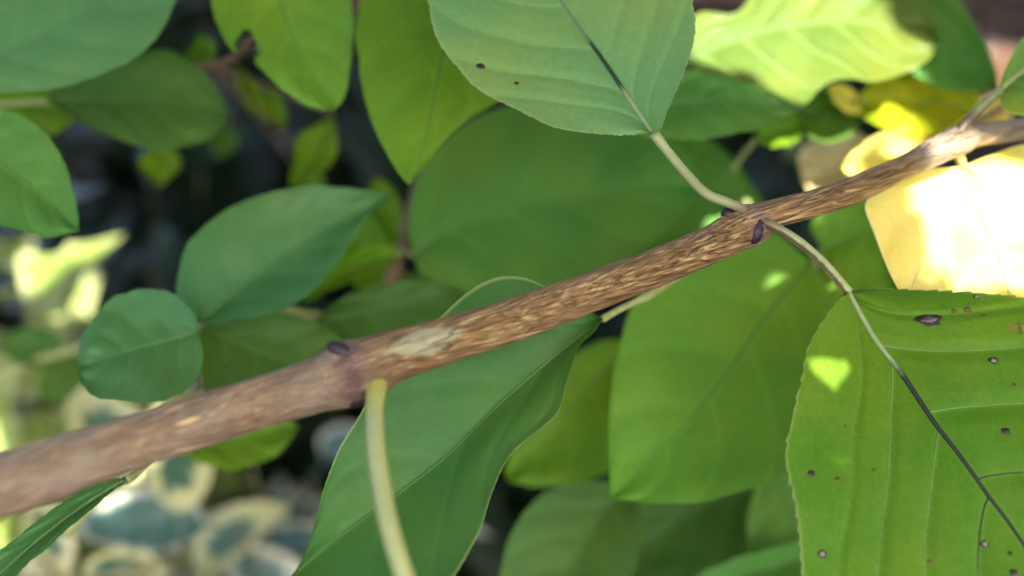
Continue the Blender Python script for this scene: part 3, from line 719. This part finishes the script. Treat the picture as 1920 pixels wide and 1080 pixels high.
# --- low left leaf under the branch
t = twig('shoot with one narrow dark leaf under the thick end of the branch', [(420, 700, .24), (330, 800, .225), (260, 880, .21), (236, 900, .205)], .0011, .0008, TWIGG)
bleaf(t, [(236, 898), (160, 945), (80, 1005), (0, 1075), (-120, 1190)], [(190, 900), (100, 955), (20, 1015), (-90, 1110)], [(200, 930), (130, 990), (50, 1060), (-60, 1170)], .192, G2, None, gy=-0.03, fold=.005, seed=91, n=60, m=12, rib_w=.0005, label='narrow dark green leaf')

# --- shoots that go on to the right and below
def side_shoot(label, pts, lv):
    t = twig(label, pts, .0014, .0008, TWIGG)
    for i, (x0, y0, x1, y1, w_, d_, mt) in enumerate(lv):
        mx, my = (x0 + x1) / 2, (y0 + y1) / 2
        nx, ny = (y1 - y0), -(x1 - x0); L_ = math.hypot(nx, ny); nx, ny = nx / L_ * w_, ny / L_ * w_
        qx, qy = x0 * .7 + x1 * .3, y0 * .7 + y1 * .3
        bleaf(t, [(x0, y0), (mx, my), (x1, y1)], [(qx + nx * .85, qy + ny * .85), (mx + nx, my + ny)], [(qx - nx * .85, qy - ny * .85), (mx - nx, my - ny)], d_, mt, None, seed=300 + i + int(x0) % 97)
side_shoot('green shoot growing on beyond the yellow leaf', [(2500, 1500, .30), (2420, 900, .29), (2380, 500, .285), (2360, 150, .28)],
           [(2385, 520, 2120, 640, 120, .272, G1), (2390, 560, 2640, 660, 120, .275, G4), (2370, 260, 2200, 330, 90, .282, G5), (2365, 220, 2600, 150, 110, .272, G3), (2430, 950, 2200, 1080, 120, .276, G7)])
side_shoot('green shoot growing on beyond the fresh leaf', [(2900, 400, .34), (2600, 80, .32), (2300, -120, .31), (2050, -250, .30)],
           [(2560, 50, 2420, 260, 100, .312, G4), (2330, -100, 2150, 40, 90, .30, G1), (2300, -120, 2380, -380, 110, .305, G5), (2700, 170, 2900, -40, 110, .32, G3)])
side_shoot('green shoot growing on below the spotted leaf', [(1700, 2100, .30), (1750, 1700, .28), (1650, 1350, .27), (1600, 1200, .268)],
           [(1700, 1500, 1350, 1350, 130, .258, G1), (1720, 1560, 2050, 1450, 130, .262, G5), (1640, 1320, 1480, 1180, 80, .27, G3)])
# ================================================================== LOW PLANTS BELOW
V_CREAM = varieg_mat('variegated_cream', (0.04, 0.10, 0.055), (0.065, 0.14, 0.08), (0.49, 0.48, 0.22), 0.60)
V_WHITE = varieg_mat('variegated_white', (0.035, 0.09, 0.075), (0.075, 0.15, 0.125), (0.44, 0.44, 0.31), 0.74)
V_PALE = varieg_mat('pale_lobed', (0.13, 0.20, 0.03), (0.21, 0.27, 0.06), (0.30, 0.33, 0.14), 0.8, spec=0.3, rough=0.5)
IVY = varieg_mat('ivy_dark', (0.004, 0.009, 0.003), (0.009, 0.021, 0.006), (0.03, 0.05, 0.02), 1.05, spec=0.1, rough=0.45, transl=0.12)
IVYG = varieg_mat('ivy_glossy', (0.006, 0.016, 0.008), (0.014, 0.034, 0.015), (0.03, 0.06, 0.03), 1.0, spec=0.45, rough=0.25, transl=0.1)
PSTEM = simple_mat('plant_stem', (0.05, 0.05, 0.02), (0.13, 0.12, 0.05), 200)

def leaf_proto(kind, L, seed):
    rnd = random.Random(seed)
    V, F, U = [], [], []
    n, m = 10, 4
    cols = [k / m - 1 for k in range(2 * m + 1)]
    for i in range(n + 1):
        u = i / n
        if kind == 'oval': w = 0.29 * math.sin(math.pi * u ** 0.85) ** 0.75 * (1 - 0.15 * u)
        else: w = 0.16 + 0.40 * math.exp(-((u - 0.25) / 0.16) ** 2) + 0.16 * math.exp(-((u - 0.6) / 0.1) ** 2); w *= min(1, u * 7 + 0.15) * (1 - u ** 4)
        for v in cols:
            sw = 0.12 * abs(v) if kind != 'oval' else 0.0
            x = L * (u - (0.25 * v * v * (1 - u) if kind != 'oval' else 0))
            z = L * (0.10 * abs(v) ** 1.3 * w * 3 - 0.18 * u * u + 0.03 * noise.noise(Vector((u * 4 + seed, v * 2, 0))))
            V.append((x, L * w * v, z)); U.append((u, 0.5 + v / 2))
    nc = 2 * m + 1
    for i in range(n):
        for k in range(nc - 1): F.append((i * nc + k, i * nc + k + 1, (i + 1) * nc + k + 1, (i + 1) * nc + k))
    # short stalk
    s = len(V); r = L * 0.018
    for t_ in (0.02, -0.30):
        for k in range(4):
            w = math.pi / 2 * k
            V.append((L * t_, r * math.cos(w), r * math.sin(w) - (0.0 if t_ > 0 else L * 0.05))); U.append((0.4, 0.5))
    for k in range(4): F.append((s + k, s + (k + 1) % 4, s + 4 + (k + 1) % 4, s + 4 + k))
    me = bpy.data.meshes.new('leaf'); me.from_pydata(V, [], F)
    l = me.uv_layers.new(name='UVMap')
    for lp in me.loops: l.data[lp.index].uv = U[lp.vertex_index]
    me.polygons.foreach_set('use_smooth', [True] * len(me.polygons))
    return me

PROTO = {}
def protos(kind, mat, L):
    key = (kind, mat.name)
    if key not in PROTO:
        PROTO[key] = []
        for s in range(4):
            me = leaf_proto(kind, L * (0.8 + 0.15 * s), s * 3 + 1); me.materials.append(mat); PROTO[key].append(me)
    return PROTO[key]

def low_plant(name, label, group, x, y, d, rad, hgt, nstem, per, kind, mat, L, seed):
    rnd = random.Random(seed)
    c = at(x, y, d)
    root = Vector((c.x, c.y + 0.02, ground_h(c.x, c.y + 0.02) - 0.004))
    t = thing(name, root, label, 'plant', group)
    ms = protos(kind, mat, L)
    for k in range(nstem):
        a = 2 * math.pi * k / nstem + rnd.uniform(-.4, .4)
        rr = rad * math.sqrt(rnd.uniform(0.05, 1))
        top = Vector((c.x + rr * math.cos(a), c.y + rr * math.sin(a), max(0.03, c.z + hgt * rnd.uniform(-1, 1))))
        midp = root.lerp(top, 0.55) + Vector((0, 0, 0.02))
        P = catmull([root, midp, top], 14)
        tube_obj('stem', P, [0.0016 * (1 - 0.6 * i / 14) for i in range(15)], PSTEM, t, root, 6)
        for j in range(per):
            f = 0.45 + 0.55 * (j + 1) / per
            p_ = P[min(14, int(f * 14))]
            o = bpy.data.objects.new('leaf', rnd.choice(ms)); col.objects.link(o); o.parent = t
            az = j * 2.4 + a + rnd.uniform(-.5, .5)
            rot = Matrix.Rotation(az, 3, 'Z') @ Matrix.Rotation(rnd.uniform(-0.9, 0.6), 3, 'Y') @ Matrix.Rotation(rnd.uniform(-.5, .5), 3, 'X')
            o.rotation_euler = rot.to_euler()
            sc_ = rnd.uniform(0.75, 1.15); o.scale = (sc_, sc_, sc_)
            o.location = p_ - root + (rot @ Vector((1, 0, 0))) * 0.3 * L * 0.9
    return t

vg = 'variegated evergreen plants on the ground'
low_plant('variegated_plant', 'cream-edged plant with sunlit leaves under the thick end of the branch', vg, 210, 1020, .38, .05, .022, 10, 7, 'oval', V_CREAM, .031, 101)
low_plant('variegated_plant', 'cream-edged plant beside the narrow dark leaf', vg, 30, 960, .42, .04, .025, 7, 6, 'oval', V_CREAM, .031, 102)
low_plant('variegated_plant', 'white-edged plant with blue-green leaves left of the hanging pale stalk', vg, 545, 950, .40, .035, .045, 7, 6, 'oval', V_WHITE, .036, 103)
low_plant('variegated_plant', 'white-edged plant between the cream one and the hanging stalk', vg, 400, 1020, .46, .045, .025, 6, 6, 'oval', V_WHITE, .036, 104)
low_plant('lobed_plant', 'pale yellow-green plant with lobed leaves beside the rounded leaf', 'lobed plants on the ground', 30, 620, .42, .032, .03, 9, 7, 'lobed', V_PALE, .032, 105)
low_plant('lobed_plant', 'yellowish lobed plant growing low below the rounded leaf', 'lobed plants on the ground', 110, 760, .48, .05, .03, 8, 7, 'lobed', V_PALE, .036, 106)
ivs = [  # x, y, depth, what it grows beside
    (230, 330, .60, 'in the black gap beside the bright left leaf'), (430, 330, .68, 'in the black gap above the long pointed leaf'),
    (330, 450, .62, 'just behind the long pointed blue-green leaf'), (560, 250, .78, 'below the notched pale leaf'),
    (500, 430, .72, 'farther back in the gap above the long pointed leaf'), (660, 330, .68, 'beside the tall drooping leaf'),
    (230, 520, .64, 'above the rounded blue-green leaf'), (90, 300, .72, 'behind the lobed yellow-green plant'),
    (660, 90, .95, 'between the notched pale leaf and the tall drooping leaf'), (340, 60, .98, 'between the bluish leaf and the notched pale leaf'), (330, -10, 1.2, 'far behind the bluish leaf'),
    (420, 180, .88, 'under the brown twig of the notched leaf'), (560, 700, .62, 'behind the middle of the branch'),
    (700, 540, .60, 'below the tall drooping leaf'), (1120, 800, .62, 'beside the rust-red fallen leaf'),
    (470, 880, .66, 'behind the white-edged plants'), (1450, 300, .66, 'in the gap by the small lime leaf'),
    (1150, 640, .56, 'beside the long folded leaf'), (1640, 130, 1.0, 'behind the yellowing leaves'),
    (2250, 300, .8, 'beyond the yellow leaf'), (2300, 800, .62, 'below the yellow leaf'), (2700, 500, .75, 'far beyond the yellow leaf'), (1500, 1200, .55, 'below the spotted leaf')]
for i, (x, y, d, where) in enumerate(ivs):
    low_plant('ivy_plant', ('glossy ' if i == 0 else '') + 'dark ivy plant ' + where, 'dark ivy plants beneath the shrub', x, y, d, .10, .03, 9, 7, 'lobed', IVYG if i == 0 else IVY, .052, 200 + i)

# fallen leaves on the soil
RUST = simple_mat('dead_leaf_rust', (0.30, 0.10, 0.045), (0.42, 0.19, 0.09), 90, 0.7, transl=0.2)
BROWN = simple_mat('dead_leaf_brown', (0.10, 0.045, 0.022), (0.20, 0.10, 0.055), 90, 0.7, transl=0.2)
BEIGE = simple_mat('dead_leaf_beige', (0.36, 0.27, 0.18), (0.48, 0.38, 0.27), 90, 0.7, transl=0.2)
DEAD = {}
for nm, mt in (('rust', RUST), ('brown', BROWN), ('beige', BEIGE)):
    me = leaf_proto('oval', .07, {'rust': 31, 'brown': 35, 'beige': 37}[nm]); me.materials.append(mt); DEAD[nm] = me
rnd = random.Random(77)
fl = [(915, 1040, 'rust', 'rust-red fallen leaf on the soil beside the long folded leaf'), (860, 1085, 'beige', 'pale dry fallen leaf touching the rust-red one'),
      (480, 900, 'brown', 'dark brown fallen leaf behind the white-edged plants'), (690, 290, 'rust', 'reddish fallen leaf on the soil beside the tall drooping leaf'),
      (310, 520, 'brown', 'brown fallen leaf on the soil above the rounded leaf'), (1360, 290, 'rust', 'rusty fallen leaf in the gap below the stalk of the pale leaf'),
      (1420, 320, 'beige', 'beige fallen leaf in the gap by the small lime leaf'), (1860, 60, 'beige', 'beige fallen leaf on the open soil beyond the fresh leaf'),
      (1900, 130, 'brown', 'brown fallen leaf on the open soil beyond the fresh leaf'), (1340, 5, 'beige', 'beige fallen leaf on the soil beyond the broad bright leaf'),
      (560, 330, 'brown', 'brown fallen leaf among the ivy above the long pointed leaf'),
      (1885, 25, 'beige', 'beige fallen leaf farthest along the open soil past the bare stem'), (1915, 85, 'beige', 'curled beige fallen leaf past the bare stem'), (1775, 20, 'beige', 'beige fallen leaf at the foot of the bare stem')]
for i, (x, y, kind, lab) in enumerate(fl):
    ray = at(x, y, 1) - CAM
    tt = (0.03 - CAM.z) / ray.z
    g = CAM + ray * tt
    o = bpy.data.objects.new('fallen_leaf', DEAD[kind]); col.objects.link(o)
    o.location = (g.x, g.y, ground_h(g.x, g.y) + 0.02)
    o.rotation_euler = (rnd.uniform(-.3, .3), rnd.uniform(-.3, .3), rnd.uniform(0, 6.28))
    if i in (0, 7, 8) or i > 10: o.scale = (1.6, 1.6, 1.6)
    tag(o, lab, 'fallen leaf', 'fallen leaves on the soil')

# bare stem standing in the bed beyond the fresh leaf
g = at(1822, 100, 1.0)
gb = Vector((g.x, g.y, ground_h(g.x, g.y) - .01))
bs = thing('bare_stem', gb, 'bare dark brown stem standing in the soil beyond the fresh leaf', 'stem')
sp_ = catmull([gb, gb + Vector((.004, .0, .15)), gb + Vector((-.006, .01, .35)), gb + Vector((.01, .02, .7))], 30)
DSTEM = simple_mat('dark_stem', (0.03, 0.02, 0.014), (0.07, 0.045, 0.03), 300, 0.8)
tube_obj('stalk', sp_, [.006 * (1 - .4 * i / 30) for i in range(31)], DSTEM, bs, gb, 12, lambda s_, w_, r_: r_ * .12 * noise.noise(Vector((s_ * 60, math.cos(w_), math.sin(w_)))))
tube_obj('side_twig', catmull([sp_[9], sp_[9] + Vector((.03, .0, .02)), sp_[9] + Vector((.07, .01, .03))], 12), [.003 * (1 - .5 * i / 12) for i in range(13)], DSTEM, bs, gb, 8)

# ================================================================== UNSEEN TREE ADDED OVERHEAD (leaves placed to shape the dappled shade)
FLECK = .1840
NRING = len(SHADE)
for k in range(40):
    w_ = k * math.pi / 20
    for rr_ in (1.0, 1.35, 1.8, 2.4, 3.1): SHADE.append(at(1545 + math.cos(w_) * 48 * rr_, 708 + math.sin(w_) * 38 * rr_, FLECK))
for xx_, yy_ in ((1650, 430), (1670, 460), (1680, 500), (1700, 520), (1660, 490)): SHADE.append(at(xx_, yy_, .206))
LIT = []   # chosen sunlit places; the added leaves are kept off their sun rays
def lit(x, y, d, rx, ry, k=10):
    for i in range(k):
        for j in range(k):
            fx, fy = -1 + 2 * i / (k - 1), -1 + 2 * j / (k - 1)
            if fx * fx + fy * fy <= 1.0: LIT.append(at(x + fx * rx, y + fy * ry, d))
lit(1810, 370, .210, 125, 80, 16); lit(1890, 450, .207, 85, 120, 16); lit(1800, 440, .207, 70, 50, 12); lit(1748, 345, .211, 32, 14, 10); lit(1780, 510, .203, 50, 30, 8)
for xx_, yy_ in ((1790, 60), (1800, 20), (1825, 100), (1790, 120), (1845, 135), (1770, -10), (1810, 145)): SHADE.append(at(xx_, yy_, .268))
TRI = [(1512, 697), (1580, 690), (1544, 732)]
for i in range(9):
    for j in range(9 - i):
        w0, w1 = i / 8, j / 8; w2 = 1 - w0 - w1
        LIT.append(at(sum(w * t_[0] for w, t_ in zip((w0, w1, w2), TRI)), sum(w * t_[1] for w, t_ in zip((w0, w1, w2), TRI)), FLECK))
NFIX = len(LIT)
lit(1660, 310, .25, 60, 30, 8)
lit(1560, 60, .256, 150, 80, 14); lit(1370, 90, .25, 70, 60, 10); lit(1400, 120, .248, 70, 35, 10); lit(1725, 75, .249, 25, 40, 8); lit(1450, 130, .246, 60, 40, 8); lit(1490, 165, .244, 45, 32, 8); lit(1600, 140, .244, 50, 20, 8); lit(1620, 112, .246, 60, 26, 8); lit(1670, 70, .25, 45, 35, 8)
lit(1930, 140, .212, 24, 40, 8); lit(1685, 198, .262, 55, 34, 10); lit(1580, 185, .264, 25, 25, 6)
LIT_PRI = len(LIT)
lit(1860, 80, 1.3, 90, 110, 14); lit(1360, 5, 1.2, 40, 20, 6); lit(1580, 310, .28, 50, 30, 6)
rl = random.Random(12)
for k in range(75):
    lit(rl.uniform(-20, 640), rl.uniform(830, 1090), rl.uniform(.36, .44), rl.uniform(14, 34), rl.uniform(12, 26), 4)
for k in range(3):
    lit(rl.uniform(0, 160), rl.uniform(440, 760), .42, 14, 12, 4)
NPRI = LIT_PRI
ex = SUN_DIR.cross(Vector((0, 1, 0))).normalized(); ey = SUN_DIR.cross(ex)
S2 = [(p.dot(ex), p.dot(ey)) for p in SHADE + ctr[::6]]
scell = {}
for a_, b_ in S2: scell.setdefault((int(a_ // .01), int(b_ // .01)), []).append((a_, b_))
def near_shade(a_, b_, r=.006):
    ca, cb = int(a_ // .01), int(b_ // .01)
    return any((qa - a_) ** 2 + (qb - b_) ** 2 < r * r for i in (-1, 0, 1) for j in (-1, 0, 1) for qa, qb in scell.get((ca + i, cb + j), ()))
P2 = [(p.dot(ex), p.dot(ey)) for p in LIT]
P2 = P2[:NFIX] + [q_ for q_ in P2[NFIX:NPRI] if not near_shade(*q_, .0016)] + [q_ for q_ in P2[NPRI:] if not near_shade(*q_)]
cell = {}
for a_, b_ in P2: cell.setdefault((int(a_ // .05), int(b_ // .05)), []).append((a_, b_))
rnd = random.Random(5)
corners = [at(x, y, d) for x in (-200, 2200) for y in (-250, 1350) for d in (.13, 1.1)]
A0 = min(p.dot(ex) for p in corners) - .05; A1 = max(p.dot(ex) for p in corners) + .05
B0 = min(p.dot(ey) for p in corners) - .05; B1 = max(p.dot(ey) for p in corners) + .05
CV, CF = [], []
covered = set()
def blocked(a_, b_, L_, wd, ct, st_, pts_cell, size):
    ca, cb = int(a_ // size), int(b_ // size)
    hit = []
    for ia in (-1, 0, 1):
        for ib in (-1, 0, 1):
            for (qa, qb) in pts_cell.get((ca + ia, cb + ib), ()):
                da, db = qa - a_, qb - b_
                u_, v_ = da * ct + db * st_, -da * st_ + db * ct
                if (u_ / L_) ** 2 + (v_ / wd) ** 2 < 1: hit.append((qa, qb))
    return hit
scell5 = {}
for a_, b_ in S2: scell5.setdefault((int(a_ // .05), int(b_ // .05)), []).append((a_, b_))
def shade_leaf(a_, b_, L_, th, z):
    wd = L_ * 0.62
    ct, st_ = math.cos(th), math.sin(th)
    if blocked(a_, b_, L_ + .0004, wd + .0004, ct, st_, cell, .05): return False
    covered.update(blocked(a_, b_, L_ * .8, wd * .8, ct, st_, scell5, .05))
    base_ = ex * a_ + ey * b_
    c0 = base_ + SUN_DIR * ((z - base_.z) / SUN_DIR.z)
    e1 = ex * ct + ey * st_; e2 = -ex * st_ + ey * ct
    til = SUN_DIR * rnd.uniform(-.5, .5)
    k0 = len(CV)
    CV.extend([c0 - e1 * L_ - til * L_, c0 - e1 * L_ * .45 + e2 * wd * .85, c0 - e1 * L_ * .45 - e2 * wd * .85, c0 + e1 * L_ * .3 + e2 * wd * .9 + SUN_DIR * .004, c0 + e1 * L_ * .3 - e2 * wd * .9 + SUN_DIR * .004, c0 + e1 * L_ + til * L_])
    CF.extend([(k0, k0 + 2, k0 + 1), (k0 + 1, k0 + 2, k0 + 4, k0 + 3), (k0 + 3, k0 + 4, k0 + 5)])
    return True
for i in range(int((A1 - A0) * (B1 - B0) / 0.0011 * 4.0)):
    shade_leaf(rnd.uniform(A0, A1), rnd.uniform(B0, B1), rnd.uniform(.024, .034), rnd.uniform(0, math.pi), rnd.uniform(.80, 1.05))
for (a_, b_) in S2[NRING:NRING + 200]:     # added low leaves mask the sun to shape one small fleck
    for L_ in (.010, .007, .0045, .003):
        if shade_leaf(a_, b_, L_, rnd.uniform(0, math.pi), rnd.uniform(.595, .615)): break
for (a_, b_) in S2:                       # small leaves close the remaining gaps
    for L_ in (.018, .012, .008, .005):
        if (a_, b_) in covered: break
        shade_leaf(a_ + rnd.uniform(-.002, .002), b_ + rnd.uniform(-.002, .002), L_, rnd.uniform(0, math.pi), rnd.uniform(.74, .85))
for i in range(5200):                     # more unseen leaves overhead, added to darken the bed
    x_, y_ = rnd.uniform(-1.1, 1.6), rnd.uniform(-.25, 2.0)
    z_ = rnd.uniform(.95, 1.35)
    p_ = Vector((x_, y_, z_))
    shade_leaf(p_.dot(ex), p_.dot(ey), rnd.uniform(.026, .04), rnd.uniform(0, math.pi), z_)
cc = Vector((sum(v.x for v in CV) / len(CV), sum(v.y for v in CV) / len(CV), 0.92))
TR = Vector((cc.x + .75, cc.y + .5, ground_h(cc.x + .75, cc.y + .5) - .02))
tree = thing('added_shade_tree', TR, 'unseen tree added above the shrub, its leaves placed to shape sun and shade', 'tree')
tp = catmull([TR, TR + Vector((-.03, .01, .5)), TR + Vector((-.15, -.05, .95)), cc + Vector((.3, .2, .06)), cc], 40)
tube_obj('trunk', tp, [.035 * (1 - .75 * i / 40) + .004 for i in range(41)], TWIGM, tree, TR, 12)  # trunk and limbs added to carry the shading leaves
for k in range(7):
    a = k * 0.9
    e = cc + Vector((math.cos(a) * .45, math.sin(a) * .45, rnd.uniform(-.05, .08)))
    lp_ = catmull([cc + Vector((.2 * (k % 3) / 2, .1 * (k % 2), .04)), cc.lerp(e, .5) + Vector((0, 0, .03)), e], 14)
    tube_obj('limb', lp_, [.008 * (1 - .7 * i / 14) for i in range(15)], TWIGM, tree, TR, 8)
CROWN = simple_mat('shade_leaf', (0.05, 0.12, 0.025), (0.08, 0.17, 0.04), 30, transl=0.3)
cr = mesh_obj('crown', [v - TR for v in CV], CF, CROWN, tree)
cr['kind'] = 'stuff'
